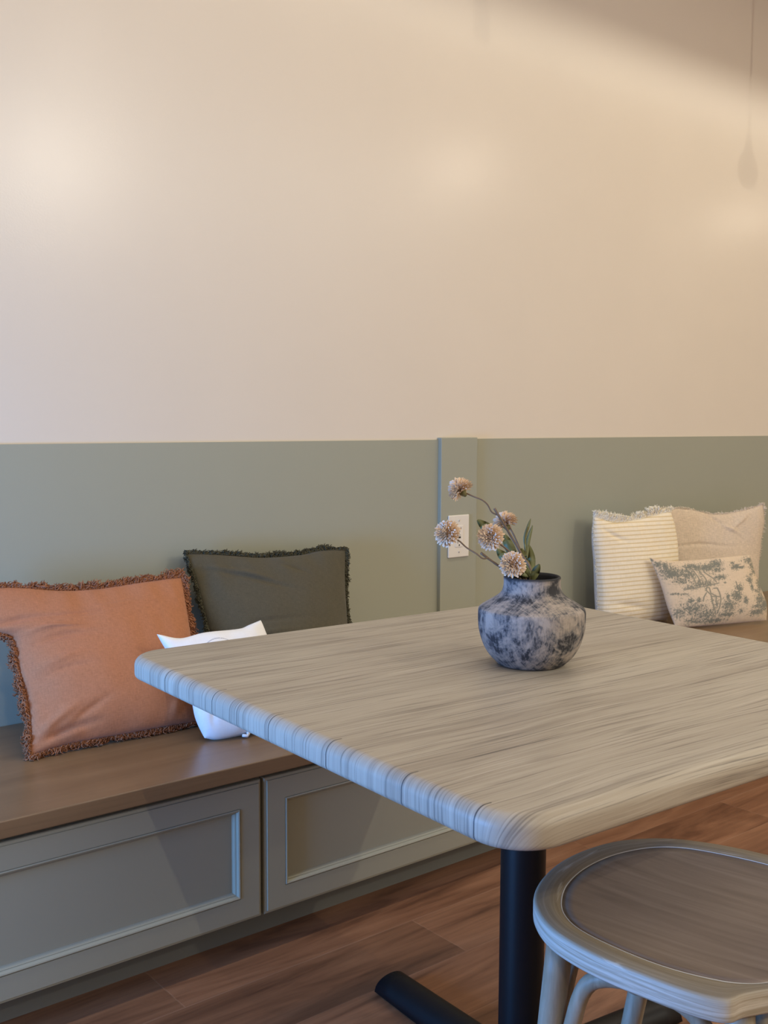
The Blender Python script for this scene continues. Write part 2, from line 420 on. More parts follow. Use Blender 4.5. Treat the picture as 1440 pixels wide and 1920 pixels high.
slot('test_button', 0, -.0035, .0100, .0050, M_slot, .0085); slot('reset_button', 0, .0040, .0100, .0040, M_grey, .0085)
for z in (.049, -.049):
    V, F = lathe([(0.0001, .0012), (.0030, .0010), (.0034, 0)], 16)
    s = link('screw', mesh('screw', V, F, True), M_grey, po, (0, -.0055, z)); s.rotation_euler = (R(90), 0, 0)

# ------------------------------------------------------------------ pillows
def resample(poly, n):
    P = [Vector((p[0], p[1], 0)) for p in poly]
    S = spline(P, 160); L = [0]
    for a, b in zip(S, S[1:]): L.append(L[-1] + (b-a).length)
    out = []; j = 0
    for i in range(n):
        t = L[-1]*i/(n-1)
        while j < len(L)-2 and L[j+1] < t: j += 1
        k = (t-L[j]) / max(1e-9, L[j+1]-L[j]); out.append(S[j].lerp(S[j+1], min(1, max(0, k))))
    return out
def pillow(name, label, origin, yaw, lean, bottom, right, top, left, thick, mat, group=None, nu=90, nv=80,
           wrinkle=.004, seed=0, expo=.5, ink=None, back_scale=.7, cover='cover', creases=(), back_mat=None, side=0):
    root = empty(name, origin, label, 'cushion', group)
    yaw = R(yaw); lean = R(lean)
    u = Vector((math.cos(yaw), math.sin(yaw), 0)); bk = Vector((-math.sin(yaw), math.cos(yaw), 0))
    v = Vector((0, 0, 1))*math.cos(lean) + bk*math.sin(lean); n = u.cross(v)
    Bo, Ri, To, Le = resample(bottom, nu+1), resample(right, nv+1), resample(top, nu+1), resample(left, nv+1)
    c00, c10, c01, c11 = Bo[0], Bo[-1], To[0], To[-1]
    W_ = (c10-c00).length
    def uv2(i, j):
        s, t = i/nu, j/nv
        return (Bo[i]*(1-t) + To[i]*t + Le[j]*(1-s) + Ri[j]*s
                - (c00*(1-s)*(1-t) + c10*s*(1-t) + c01*(1-s)*t + c11*s*t))
    verts = []; faces = []; uvs = []; inks = []
    idx = {}
    for sgn in (1, -1):
        for i in range(nu+1):
            for j in range(nv+1):
                edge = i in (0, nu) or j in (0, nv)
                if sgn < 0 and edge: idx[(sgn, i, j)] = idx[(1, i, j)]; continue
                p = uv2(i, j); s, t = i/nu, j/nv
                a = (4*s*(1-s)); b = (4*t*(1-t))
                sag = 1.0 + .22*math.cos(math.pi*min(1, t*1.05))      # fuller towards the bottom
                h = thick * (max(0, a)**expo) * (max(0, b)**expo) * sag
                if not edge:
                    q = Vector((p.x*7+seed, p.y*7-seed, seed*1.7+sgn))
                    rim = 1-(a*b)**.5
                    h += wrinkle*(noise.noise(q)*1.2 + .5*noise.noise(q*2.3)) * min(1, a*b*6)
                    h += wrinkle*1.5*rim*noise.noise(Vector((p.x*22+seed, p.y*9, 3.3))) * min(1, a*b*9)
                    if sgn > 0:
                        for (cx, cy, ang, ln, wd, amp) in creases:
                            dx, dy = s-cx, t-cy; ca, sa = math.cos(R(ang)), math.sin(R(ang))
                            al = dx*ca+dy*sa; ac = -dx*sa+dy*ca + .25*al*al
                            h += 1.5*amp*math.exp(-(al/ln)**2)*math.exp(-(ac/wd)**2)*min(1, a*b*9)
                w = u*p.x + v*p.y + n*(h if sgn > 0 else -h*back_scale)
                idx[(sgn, i, j)] = len(verts); verts.append(w); uvs.append((p.x, p.y))
                inks.append(ink(s, t, p) if (ink and sgn > 0) else 0.0)
    mats = []
    for sgn in (1, -1):
        for i in range(nu):
            for j in range(nv):
                f = (idx[(sgn, i, j)], idx[(sgn, i+1, j)], idx[(sgn, i+1, j+1)], idx[(sgn, i, j+1)])
                faces.append(f if sgn > 0 else f[::-1]); mats.append(0 if sgn > 0 or not back_mat else 1)
    me = mesh(cover, verts, faces, True)
    ul = me.uv_layers.new(name='UVMap')
    for l in me.loops: ul.data[l.index].uv = uvs[l.vertex_index]
    if ink:
        at = me.attributes.new('ink', 'FLOAT', 'POINT'); at.data.foreach_set('value', inks)
    o = link(cover, me, mat, root)
    if back_mat:
        me.materials.append(back_mat)
        for p, k in zip(me.polygons, mats): p.material_index = k
    loop = []
    for arr, sd in ((Bo, 'bottom'), (Ri, 'right'), (To[::-1], 'top'), (Le[::-1], 'left')):
        for k, p in enumerate(arr[:-1]):
            tn = (arr[k+1]-p).normalized(); o2 = Vector((tn.y, -tn.x, 0))
            loop.append((u*p.x+v*p.y, u*o2.x+v*o2.y, u*tn.x+v*tn.y, sd))
    return root, loop, (u, v, n)
def fringe(name, root, loop, n, mat, length, count, curl, rad, seed, sides=('bottom','right','top','left'), jitter=.5, segs=5, dens=None, floor_z=None, lumpy=.55):
    rnd = random.Random(seed); g = Geo(); sel = [q for q in loop if q[3] in sides]
    for _ in range(count):
        k = rnd.randrange(len(sel)); p, o, t, sd = sel[k]
        c0 = noise.noise(Vector((k*.11, seed*1.7, 0))) + .6*noise.noise(Vector((k*.37, seed*3.1, 4)))
        cl = max(.50, .85 + lumpy*c0)
        L = length*cl*rnd.uniform(.5, 1.1); P = []
        d = (o*1.0 + t*rnd.uniform(-jitter, jitter) + n*rnd.uniform(-jitter, jitter*1.2)).normalized()
        st = p + t*rnd.uniform(-.004, .004) - o*.003 + n*rnd.uniform(-.002, .004)
        ph = rnd.uniform(0, 6.28); e1 = d.orthogonal().normalized(); e2 = d.cross(e1)
        for i in range(segs):
            f = i/(segs-1)
            q = st + d*(L*f) + (e1*math.cos(ph+f*8)+e2*math.sin(ph+f*8))*(curl*f*min(1, cl))
            if floor_z is not None and q.z < floor_z: q.z = floor_z + abs(q.z-floor_z)*.1
            P.append(q)
        g.add(tube_data(P, [rad]*(segs-1)+[rad*.6], 3, False))
    return g.obj(name, mat, root)

FZ = .4335-.435   # bench surface relative to pillow origins
# terracotta
rt, lp, (u, v, n) = pillow('terracotta_cushion', 'large terracotta linen cushion with curly fringe leaning on the wall at left', (1.0, -.285, .435), 0, 30,
    [(-.214,.004), (-.128,.012), (-.007,.010), (.096,.008), (.197,.006)],
    [(.197,.006), (.203,.073), (.216,.178), (.229,.272), (.242,.368)],
    [(-.250,.390), (-.154,.379), (-.072,.363), (.017,.358), (.126,.363), (.242,.368)],
    [(-.214,.004), (-.204,.046), (-.196,.127), (-.200,.199), (-.196,.235), (-.203,.268), (-.245,.298), (-.250,.390)],
    .066, M_terra, seed=3, wrinkle=.0045, nu=110, nv=100,
    creases=[(.12,.78,8,.10,.018,-.006), (.20,.68,14,.16,.02,.005), (.22,.60,12,.15,.02,-.005), (.18,.46,16,.12,.02,.004), (.2,.40,10,.12,.016,-.0035),
             (.10,.13,28,.12,.025,.006), (.17,.07,8,.14,.020,-.008), (.3,.16,30,.1,.02,-.004), (.35,.8,6,.2,.012,-.003), (.6,.85,2,.2,.012,.002), (.8,.1,70,.05,.03,.003)])
fringe('fringe', rt, lp, n, M_terra_f, .021, 5200, .0055, .0013, 1, jitter=.7, segs=7, floor_z=FZ)
# olive
rg, lp, (u, v, n) = pillow('olive_cushion', 'dark olive linen cushion with curly fringe leaning on the wall behind the white cushion', (1.5, -.235, .435), 0, 26,
    [(-.205,.006), (-.056,.010), (.150,.006)],
    [(.150,.006), (.185,.089), (.212,.203), (.243,.307), (.272,.383)],
    [(-.222,.412), (-.114,.397), (-.006,.381), (.113,.379), (.185,.386), (.272,.383)],
    [(-.205,.006), (-.206,.101), (-.211,.217), (-.214,.329), (-.222,.412)],
    .062, M_green, seed=11, wrinkle=.004, nu=100, nv=90,
    creases=[(.25,.86,-14,.18,.016,.004), (.35,.80,-18,.2,.018,-.004), (.6,.88,-30,.1,.014,-.003), (.3,.42,6,.16,.014,.003), (.35,.5,4,.2,.016,-.003), (.12,.3,60,.1,.02,-.004), (.92,.35,40,.06,.02,-.005)])
fringe('fringe', rg, lp, n, M_green_f, .0185, 4800, .0048, .0013, 2, jitter=.7, segs=7, floor_z=FZ)
# white
def arc_ink(s, t, p):
    d = math.hypot((p.x+.055)/1.0, (p.y-.185)/.85); return 1.0 if abs(d-.040) < .0011 else 0.0
rw, lp, (u, v, n) = pillow('white_cushion', 'small plain white cotton cushion standing on the bench behind the table corner', (1.25, -.412, .435), -4, 24,
    [(-.118,.006), (-.080,-.003), (.008,-.002), (.118,.004)],
    [(.118,.004), (.112,.120), (.088,.192), (.077,.254)],
    [(-.185,.250), (-.135,.234), (-.075,.240), (.012,.239), (.045,.246), (.077,.254)],
    [(-.118,.006), (-.129,.054), (-.131,.108), (-.148,.171), (-.169,.213), (-.185,.250)],
    .048, M_white, seed=21, wrinkle=.003, expo=.36, nu=260, nv=220, ink=arc_ink, creases=[(.15,.3,70,.15,.03,-.004), (.7,.15,150,.15,.04,-.004)])
g = Geo(); g.add(tube_data([(-.040,-.020,FZ+.006), (-.030,-.024,FZ+.004), (-.024,-.022,FZ+.008), (-.028,-.020,FZ+.011)], [.0035,.004,.0035,.003], 6)); g.obj('seam_knot', M_white, rw)
# beige
rb, lp, (u, v, n) = pillow('oatmeal_cushion', 'oatmeal linen cushion with frayed top edge, rearmost of the right group', (3.5, -.16, .435), -10, 9,
    [(-.25,.006), (-.06,.008), (.160,.006)],
    [(.160,.006), (.182,.123), (.213,.235), (.243,.317), (.251,.390)],
    [(-.277,.394), (-.150,.384), (-.015,.360), (.128,.369), (.251,.390)],
    [(-.25,.006), (-.258,.103), (-.261,.279), (-.277,.394)],
    .052, M_beige, seed=31, wrinkle=.004, creases=[(.45,.92,-40,.12,.02,-.006), (.55,.85,-30,.12,.02,.005), (.25,.65,4,.3,.012,-.003), (.7,.9,30,.1,.02,.004)])
fringe('frayed_edge', rb, lp, n, M_beige_f, .013, 900, .0015, .0009, 4, sides=('top','right'), jitter=.9, segs=4, floor_z=FZ)
# striped
rs, lp, (u, v, n) = pillow('striped_cushion', 'cream ticking striped cushion with frayed edge left of the oatmeal cushion', (2.98, -.155, .435), -8, 6,
    [(-.186,.006), (-.047,.008), (.138,.006)],
    [(.138,.006), (.166,.082), (.194,.213), (.196,.309), (.180,.389)],
    [(-.182,.386), (-.094,.362), (.006,.367), (.096,.380), (.180,.389)],
    [(-.186,.006), (-.184,.076), (-.184,.220), (-.190,.311), (-.182,.386)],
    .052, M_stripe, seed=41, wrinkle=.0035, expo=.34, back_mat=M_stripe_side, back_scale=.95,
    creases=[(.3,.2,-10,.2,.03,-.004), (.2,.86,-20,.12,.02,-.004)])
fringe('frayed_edge', rs, lp, n, M_stripe_f, .030, 2000, .005, .0014, 5, sides=('top',), jitter=.6, segs=5)
for i_, sd_ in enumerate(('left', 'right')): fringe('side_fray', rs, lp, n, M_stripe_f, .008, 420, .0015, .0009, 6+i_, sides=(sd_,), jitter=1.2, segs=4, floor_z=FZ)
# toile
BL = [(180,250,110,70,.9), (110,230,50,50,.9), (250,330,150,90,1), (400,330,120,110,.85), (330,420,120,60,.8), (560,470,170,60,.8), (470,240,120,45,1), (640,265,190,55,1), (760,230,90,55,1),
      (760,300,90,40,.9), (780,405,85,38,1), (700,330,60,90,.5), (560,340,60,120,.5), (430,510,80,40,.8), (310,600,100,20,.8), (240,605,50,16,.8), (990,290,60,45,1.1), (1040,300,80,20,1.1),
      (960,240,30,25,1), (450,780,170,100,.8), (420,680,40,50,.9), (500,680,30,40,.9), (600,860,170,90,.8), (320,830,80,80,.8), (850,780,110,100,.85), (830,670,28,55,1), (950,660,70,90,1.0),
      (990,560,55,60,.95), (900,650,25,45,.9), (1060,730,35,60,1), (840,880,120,40,.9), (700,940,180,40,.9), (480,930,130,50,.8), (1020,850,60,40,.7), (1150,470,50,60,.9),
      (1180,410,30,30,.9), (1170,570,30,60,.8), (1180,220,90,50,.9), (1230,280,60,60,.9), (1240,360,50,50,.9), (1290,550,50,100,.9), (1240,620,60,50,.7), (1260,740,80,100,.9), (1340,800,110,110,.95),
      (1250,880,130,50,.95), (1400,780,50,80,.9), (1230,810,80,40,.9), (820,480,22,12,1), (690,730,70,120,.55), (60,180,25,20,.8)]
STR = [((600,520),(590,560),(640,620),(650,720),(680,800),(700,860)), ((600,520),(630,530),(640,600),(700,640)), ((680,540),(720,540),(740,600),(750,680),(740,760),(720,850)),
       ((590,590),(560,640),(550,690)), ((700,640),(690,700),(700,760)), ((1100,470),(1160,500),(1180,600)), ((1300,450),(1310,600),(1300,720)), ((1200,600),(1270,640),(1300,700)),
       ((470,260),(520,380),(540,480)), ((600,320),(700,420),(720,460)), ((420,280),(470,400),(490,500)), ((520,240),(600,400),(620,470)), ((350,540),(550,510),(740,480)), ((960,480),(980,620),(950,720)), ((640,640),(740,650))]
def seg_d(px, py, a, b):
    ax, ay = a; bx, by = b; dx, dy = bx-ax, by-ay; L = dx*dx+dy*dy
    t = max(0, min(1, ((px-ax)*dx+(py-ay)*dy)/L)); return math.hypot(px-ax-dx*t, py-ay-dy*t)
def toile_ink(s, t, p):
    y = 150 + (1-t)*850; x = 40 + 250*(1-t) + s*1170
    f = 0
    for cx, cy, rx, ry, w in BL:
        d = ((x-cx)/rx)**2 + ((y-cy)/ry)**2
        if d < 4: f = max(f, w*math.exp(-d*.9))
    nz = noise.noise(Vector((x*.030, y*.030, 1))) * .45 + noise.noise(Vector((x*.070, y*.070, 5))) * .75 + .55*noise.noise(Vector((x*.15, y*.15, 9)))
    val = max(0, min(1, (f*1.20 + nz*.90 - .38)*1.8))*.84 if f > .05 else 0
    for pl in STR:
        for a, b in zip(pl, pl[1:]):
            if abs(x-a[0]) > 190 or abs(y-a[1]) > 190: continue
            d = seg_d(x, y, a, b)
            if d < 11: val = max(val, .75*(1-max(0, d-4)/7))
    return val
rtl, lp, (u, v, n) = pillow('toile_cushion', 'small cream cushion with grey green toile landscape print in front of the oatmeal cushion', (3.2, -.345, .435), -18, 15,
    [(-.197,.008), (-.125,.005), (.032,.005), (.188,.007)],
    [(.188,.007), (.196,.067), (.179,.127), (.164,.194), (.158,.242)],
    [(-.265,.250), (-.175,.235), (-.064,.234), (.051,.239), (.158,.242)],
    [(-.197,.008), (-.217,.075), (-.234,.158), (-.265,.250)],
    .042, M_toile, seed=51, wrinkle=.003, nu=300, nv=210, ink=toile_ink)

# ------------------------------------------------------------------ table
TCX, TCY, TROT = 1.230, -1.277, R(-2.2)
TOPZ, TH = .750, .037
table = empty('dining_table', (TCX, TCY, 0), 'square grey washed oak cafe table with rounded corners on a black pedestal', 'table', rz=TROT)
def round_rect(hx, hy, r, n=12):
    out = []
    for cx, cy, a0 in ((hx-r, hy-r, 0), (-hx+r, hy-r, 90), (-hx+r, -hy+r, 180), (hx-r, -hy+r, 270)):
        for k in range(n+1):
            a = R(a0 + 90*k/n); out.append((cx + r*math.cos(a), cy + r*math.sin(a), math.cos(a), math.sin(a)))
    # subdivide straights
    res = []
    for i, p in enumerate(out):
        res.append(p); q = out[(i+1) % len(out)]
        d = math.hypot(q[0]-p[0], q[1]-p[1])
        if d > .1:
            for k in range(1, 16): t = k/16; res.append((p[0]+(q[0]-p[0])*t, p[1]+(q[1]-p[1])*t, p[2], p[3]))
    return res
def tabletop():
    ol = round_rect(.486, .474, .062)
    rt_, rb_ = .016, .008; rings = []
    for k in range(9):
        a = R(90*k/8); rings.append((rt_*(1-math.sin(a)), TOPZ - rt_*(1-math.cos(a)), rt_*a))
    s0 = rt_*math.pi/2 + (TH-rt_-rb_)
    for k in range(6):
        a = R(90*k/5); rings.append((rb_*(1-math.cos(a)), TOPZ-TH+rb_ - rb_*math.sin(a), s0 + rb_*a))
    V = []; UV = []; F = []; n = len(ol)
    for ins_, z, s in rings:
        for x, y, nx, ny in ol:
            V.append((x-nx*ins_, y-ny*ins_, z))
            e = s - rt_
            UV.append((x-nx*rt_ + nx*(s), y-ny*rt_ + ny*(s)) if s > 0 else (x-nx*rt_, y-ny*rt_))
    for i in range(len(rings)-1):
        for k in range(n):
            k2 = (k+1) % n; F.append((i*n+k, (i+1)*n+k, (i+1)*n+k2, i*n+k2))
    F.append(tuple(range(n))); F.append(tuple(((len(rings)-1)*n+k) for k in range(n-1, -1, -1)))
    me = mesh('tabletop', V, F, True)
    for p in me.polygons:
        if len(p.vertices) > 4: p.use_smooth = False
    ul = me.uv_layers.new(name='UVMap')
    for l in me.loops: ul.data[l.index].uv = UV[l.vertex_index]
    o = link('tabletop', me, M_table, table); return o
tabletop()
PX, PY = .043, .053     # pedestal offset in table space
g = Geo(); V, F = lathe([(.038, .02), (.038, TOPZ-TH-.006)], 40); g.add((V, F)); pole = g.obj('pole', M_black, table); pole.location = (PX, PY, 0)
bm = bmesh.new(); box(bm, PX-.16, PX+.16, PY-.16, PY+.16, TOPZ-TH-.008, TOPZ-TH-.0005); link('mounting_plate', finish(bm, 'mounting_plate'), M_black, table)
for k in range(4):
    a = R(90*k - 1.5); L = .385; g = Geo()
    # foot: flattened half round bar, sloping down to its tip
    rings_n = 10; V = []; F = []; m_ = 14
    for i in range(rings_n):
        f = i/(rings_n-1); x = .01 + (L-.01)*f; hw = .036; top = .058 - .020*f
        for j in range(m_):
            t = math.pi*j/(m_-1); V.append((x - (0.010*math.sin(t) if i == rings_n-1 else 0), hw*math.cos(t), .004 + (top-.004)*max(0.0, math.sin(t))**.8))
    for i in range(rings_n-1):
        for j in range(m_-1): F.append((i*m_+j, i*m_+j+1, (i+1)*m_+j+1, (i+1)*m_+j))
        F.append((i*m_+m_-1, i*m_, (i+1)*m_, (i+1)*m_+m_-1))
    F.append(tuple((rings_n-1)*m_+j for j in range(m_))); F.append(tuple(range(m_-1, -1, -1)))
    me = mesh('foot', V, F, False)
    for p in me.polygons:
        if len(p.vertices) == 4: p.use_smooth = True
    ft = link('foot', me, M_black, table, (PX, PY, 0)); ft.rotation_euler = (0, 0, a)
    gl = Geo(); gl.add(lathe([(.0001, 0), (.013, 0), (.013, .006), (.0001, .006)], 16)); lv = gl.obj('leveller', M_black, ft); lv.location = (L-.05, 0, 0)

# ------------------------------------------------------------------ bentwood stool
stool = empty('bentwood_stool', (1.267, -1.562, 0), 'limed bentwood stool with dished brown wood seat pushed under the near table edge', 'stool', rz=R(12))
half = [(-.01,.208), (-.078,.200), (-.138,.179), (-.179,.148), (-.208,.112), (-.226,.070), (-.238,.020), (-.243,-.040), (-.244,-.092), (-.240,-.126), (-.230,-.145), (-.210,-.152), (-.184,-.168), (-.140,-.198), (-.08,-.214), (-.01,-.220)]
full = [Vector((x, y, 0)) for x, y in half] + [Vector((-.02-x, y, 0)) for x, y in half[-2:0:-1]]
def closed_spline(P, m):
    n = len(P); out = []
    for i in range(n):
        a, b, c, d = P[(i-1) % n], P[i], P[(i+1) % n], P[(i+2) % n]
        for k in range(m):
            t = k/m; out.append(0.5*((2*b)+(c-a)*t+(2*a-5*b+4*c-d)*t*t+(3*b-a-3*c+d)*t**3))
    return out
OUT = closed_spline(full, 5); nO = len(OUT); CC = Vector((-.01, -.02, 0))
def offset(poly, d):
    res = []; n = len(poly)
    for i in range(n):
        t = (poly[(i+1) % n]-poly[i-1]).normalized(); nn = Vector((-t.y, t.x, 0))
        if nn.dot(poly[i]-CC) < 0: nn = -nn
        res.append(poly[i]-nn*d)
    return res
SZ = .462
ghalf = [(-.01,.168), (-.08,.159), (-.138,.134), (-.172,.104), (-.191,.066), (-.203,.004), (-.206,-.051), (-.199,-.100), (-.184,-.140), (-.155,-.168), (-.10,-.184), (-.01,-.188)]
gfull = [Vector((x, y, 0)) for x, y in ghalf] + [Vector((-.02-x, y, 0)) for x, y in ghalf[-2:0:-1]]
def polar(P, m=240):
    S = closed_spline(P, 12); A = [math.atan2(p.y-CC.y, p.x-CC.x) for p in S]; out = []
    for k in range(m):
        a = -math.pi*.5 + 2*math.pi*(k+.5)/m; d = Vector((math.cos(a), math.sin(a), 0)); best = None
        for i in range(len(S)):
            p, q2 = S[i]-CC, S[(i+1) % len(S)]-CC
            c1 = d.x*p.y-d.y*p.x; c2 = d.x*q2.y-d.y*q2.x
            if c1*c2 <= 0 and c1 != c2:
                t = c1/(c1-c2); w = p.lerp(q2, t)
                if w.dot(d) > 0: best = w.length
        out.append(best or .2)
    return out
RO, RG = polar(full), polar(gfull); nO = len(RO)
def ringp(fo, d=0):          # fo 0 = groove, 1 = outer edge; d extra inset in metres
    out = []
    for k in range(nO):
        a = -math.pi*.5 + 2*math.pi*(k+.5)/nO; rr = RG[k]+(RO[k]-RG[k])*fo - d
        out.append(Vector((CC.x+rr*math.cos(a), CC.y+rr*math.sin(a), 0)))
    return out
prof = [(0, .001, -.0065), (0, 0, -.0022), (.05, 0, -.0012), (.45, 0, .0), (.86, 0, -.0004), (.94, 0, -.0012), (.985, 0, -.0035), (1, 0, -.0075), (1, 0, -.025), (.99, 0, -.029), (.95, 0, -.031), (.0, 0, -.031), (0, .001, -.024)]
V = []; F = []; UVS = []; arc = [0]
RR1 = ringp(1)
for k in range(nO): arc.append(arc[-1] + (RR1[(k+1) % nO]-RR1[k]).length)
acc = 0; prevd = None
for fo, d, z in prof:
    rg = ringp(fo, d)
    cur = Vector((fo*.040-d, z))
    if prevd is not None: acc += (cur-prevd).length
    prevd = cur
    for k, q in enumerate(rg): V.append((q.x, q.y, SZ+z)); UVS.append((arc[k], acc))
for i in range(len(prof)):
    i2 = (i+1) % len(prof)
    for k in range(nO):
        k2 = (k+1) % nO; F.append((i*nO+k, i2*nO+k, i2*nO+k2, i*nO+k2))
me = mesh('seat_rim', V, F, True); ul = me.uv_layers.new(name='UVMap')
for l in me.loops: ul.data[l.index].uv = UVS[l.vertex_index]
seat_rim = link('seat_rim', me, M_rimtop, stool)
V = []; F = []; ins_ring = ringp(0, .0012); K = 12
for i in range(K+1):
    f = i/K
    for q in ins_ring:
        p = CC.lerp(q, 1-f*.999); V.append((p.x, p.y, SZ - .0024 - .0070*(1-(1-f)**3)))
for i in range(K):
    for k in range(nO): k2 = (k+1) % nO; F.append((i*nO+k, i*nO+k2, (i+1)*nO+k2, (i+1)*nO+k))
base_i = len(V)
for q in ins_ring: V.append((q.x, q.y, SZ-.022))
for k in range(nO): k2 = (k+1) % nO; F.append((k, base_i+k, base_i+k2, k2))
F.append(tuple(base_i+k for k in range(nO)))
link('seat_panel', mesh('seat_panel', V, F, True), M_seat, stool)
ring = ringp(0, .0004); g = Geo(); g.add(tube_data([(q.x, q.y, SZ-.0022) for q in ring+ring[:1]], .0008, 6, False)); g.obj('groove_line', M_lime, stool)
tops = [(-.190, .105), (.165, .110), (.160, -.135), (-.175, -.135)]
bots = [(-.222, .135), (.110, .170), (.205, -.185), (-.215, -.185)]
for (tx, ty), (bx, by) in zip(tops, bots):
    P = [(tx+(bx-tx)*f, ty+(by-ty)*f, .436*(1-f)) for f in [i/10 for i in range(11)]]
    g = Geo(); g.add(tube_data(P, [.0185-.004*(i/10) for i in range(11)], 20)); g.obj('leg', M_rim, stool)
def lerp_leg(k, z):
    f = 1-z/.436; (tx, ty), (bx, by) = tops[k], bots[k]; return Vector((tx+(bx-tx)*f, ty+(by-ty)*f, z))
for a_, b_ in ((0, 1), (1, 2), (2, 3), (3, 0)):      # bentwood arches between neighbouring legs
    A, B = lerp_leg(a_, .22), lerp_leg(b_, .22); A2, B2 = lerp_leg(a_, .32), lerp_leg(b_, .32)
    d = (B-A).normalized()
    pts = [A + d*.020, A2 + d*.030, A2.lerp(B2, .22)+Vector((0, 0, .078)), A2.lerp(B2, .5)+Vector((0, 0, .098)), A2.lerp(B2, .78)+Vector((0, 0, .078)), B2 - d*.030, B - d*.020]
    g = Geo(); g.add(tube_data(spline(pts, 40), .0115, 14)); g.obj('arch_brace', M_rim, stool)

# ------------------------------------------------------------------ vase
def vase_mat():
    m, nt, b = mat_base('distressed_plaster_glaze', rough=.75, spec=.3)
    tc = nt.nodes.new('ShaderNodeTexCoord'); src = tc.outputs['Object']
    big = noise_n(nt, coords(nt, (24, 24, 30), src=src, loc=(4.2, 1.1, 2.0)), 1, 6, .66, .35)
    st = noise_n(nt, coords(nt, (260, 45, 45), src=src, rot=(.6, .5, .8)), 1, 5, .7, .5)
    st2 = noise_n(nt, coords(nt, (45, 260, 60), src=src, rot=(-.7, .4, -.3)), 1, 5, .7, .5)
    k = math_n(nt, 'ADD', math_n(nt, 'MULTIPLY', big, 1.25), math_n(nt, 'MULTIPLY', math_n(nt, 'ADD', st, st2), .55))
    c = ramp(nt, ramp_v(nt, k, .90, 1.42), [(.20, (.36, .305, .265)), (.45, (.255, .220, .195)), (.60, (.155, .145, .145)), (.80, (.035, .035, .040))])
    sp = nt.nodes.new('ShaderNodeSeparateXYZ'); nt.links.new(src, sp.inputs[0])
    rim = ramp_v(nt, sp.outputs['Z'], .1375, .1415)
    c = mix(nt, c, (.028, .028, .032), rim)
    nt.links.new(c, b.inputs['Base Color']); bump(nt, b, k, .35, .002)
    return m
vase = empty('vase', (1.243, -1.265, TOPZ), 'squat round vase in distressed grey and charcoal plaster finish on the table', 'vase')
outer = [(.0001, 0), (.046, 0), (.052, .0015), (.0575, .006), (.0690, .018), (.0782, .035), (.0840, .055), (.0856, .070), (.0857, .085), (.0850, .0895), (.0825, .0930),
         (.0700, .1010), (.0565, .1095), (.0488, .1170), (.0462, .1240), (.0452, .1320), (.0455, .1390), (.0450, .1420), (.0435, .1432)]
sm = [(outer[0][0], 0)] + [(p.x, p.y) for p in spline([(a, b, 0) for a, b in outer[1:]], 70)]
g = Geo(); g.add(lathe(sm, 96)); g.obj('vase_body', vase_mat(), vase)
inner = [(.0435, .1432), (.0415, .1425), (.0408, .138), (.0405, .124), (.050, .108), (.076, .088), (.078, .06), (.055, .012), (.0001, .010)]
g = Geo(); g.add(lathe(inner, 96)); g.obj('vase_lining', mat_base('black_vase_inside', (.012, .012, .014), .7)[0], vase)

# ------------------------------------------------------------------ flowers
def petal_mat():
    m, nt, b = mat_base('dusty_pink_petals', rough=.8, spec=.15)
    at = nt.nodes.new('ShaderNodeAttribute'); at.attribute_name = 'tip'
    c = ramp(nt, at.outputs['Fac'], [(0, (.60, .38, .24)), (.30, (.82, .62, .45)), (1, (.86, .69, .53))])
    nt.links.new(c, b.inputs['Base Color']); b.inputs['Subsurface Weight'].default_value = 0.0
    return m
M_petal = petal_mat()
M_stem = mat_base('brown_stem', (.17, .115, .075), .7)[0]
M_calyx = mat_base('olive_calyx', (.13, .11, .035), .7)[0]
M_leaf, _nt, _b = mat_base('olive_green_leaf', (.125, .130, .045), .55)
M_leaf2 = mat_base('pale_green_leaf', (.19, .20, .095), .55)[0]
def bloom(parent, c, axis, r, seed):
    rnd = random.Random(seed); c = Vector(c); axis = Vector(axis).normalized(); q = axis.to_track_quat('Z', 'Y')
    V = []; F = []; T = []; n = 250
    for i in range(n):
        f = (i+.5)/n; th = math.acos(1-f*1.42); ph = i*2.39996
        th += rnd.uniform(-.07, .07); ph += rnd.uniform(-.12, .12)
        d = Vector((math.sin(th)*math.cos(ph), math.sin(th)*math.sin(ph), math.cos(th)))
        side = Vector((-math.sin(ph), math.cos(ph), 0)); up = d.cross(side)
        L = r*(rnd.uniform(.84, 1.06)) * (1.0 if th < 1.4 else 1.06); w = r*.092
        base = len(V)
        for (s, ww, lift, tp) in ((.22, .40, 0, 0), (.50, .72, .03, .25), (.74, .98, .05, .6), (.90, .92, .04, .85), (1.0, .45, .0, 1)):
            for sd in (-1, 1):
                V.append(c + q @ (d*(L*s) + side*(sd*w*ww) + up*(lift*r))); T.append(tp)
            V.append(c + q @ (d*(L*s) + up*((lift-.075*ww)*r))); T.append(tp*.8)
        for k in range(4):
            a = base+k*3; F.append((a, a+2, a+5, a+3)); F.append((a+2, a+1, a+4, a+5))
    off = len(V)
    core = bmesh.new(); bmesh.ops.create_icosphere(core, subdivisions=2, radius=r*.42)
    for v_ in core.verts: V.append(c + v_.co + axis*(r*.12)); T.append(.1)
    for f_ in core.faces: F.append(tuple(off+v_.index for v_ in f_.verts))
    core.free()
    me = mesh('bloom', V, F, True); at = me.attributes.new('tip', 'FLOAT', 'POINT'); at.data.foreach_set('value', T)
    return link('bloom', me, M_petal, parent)
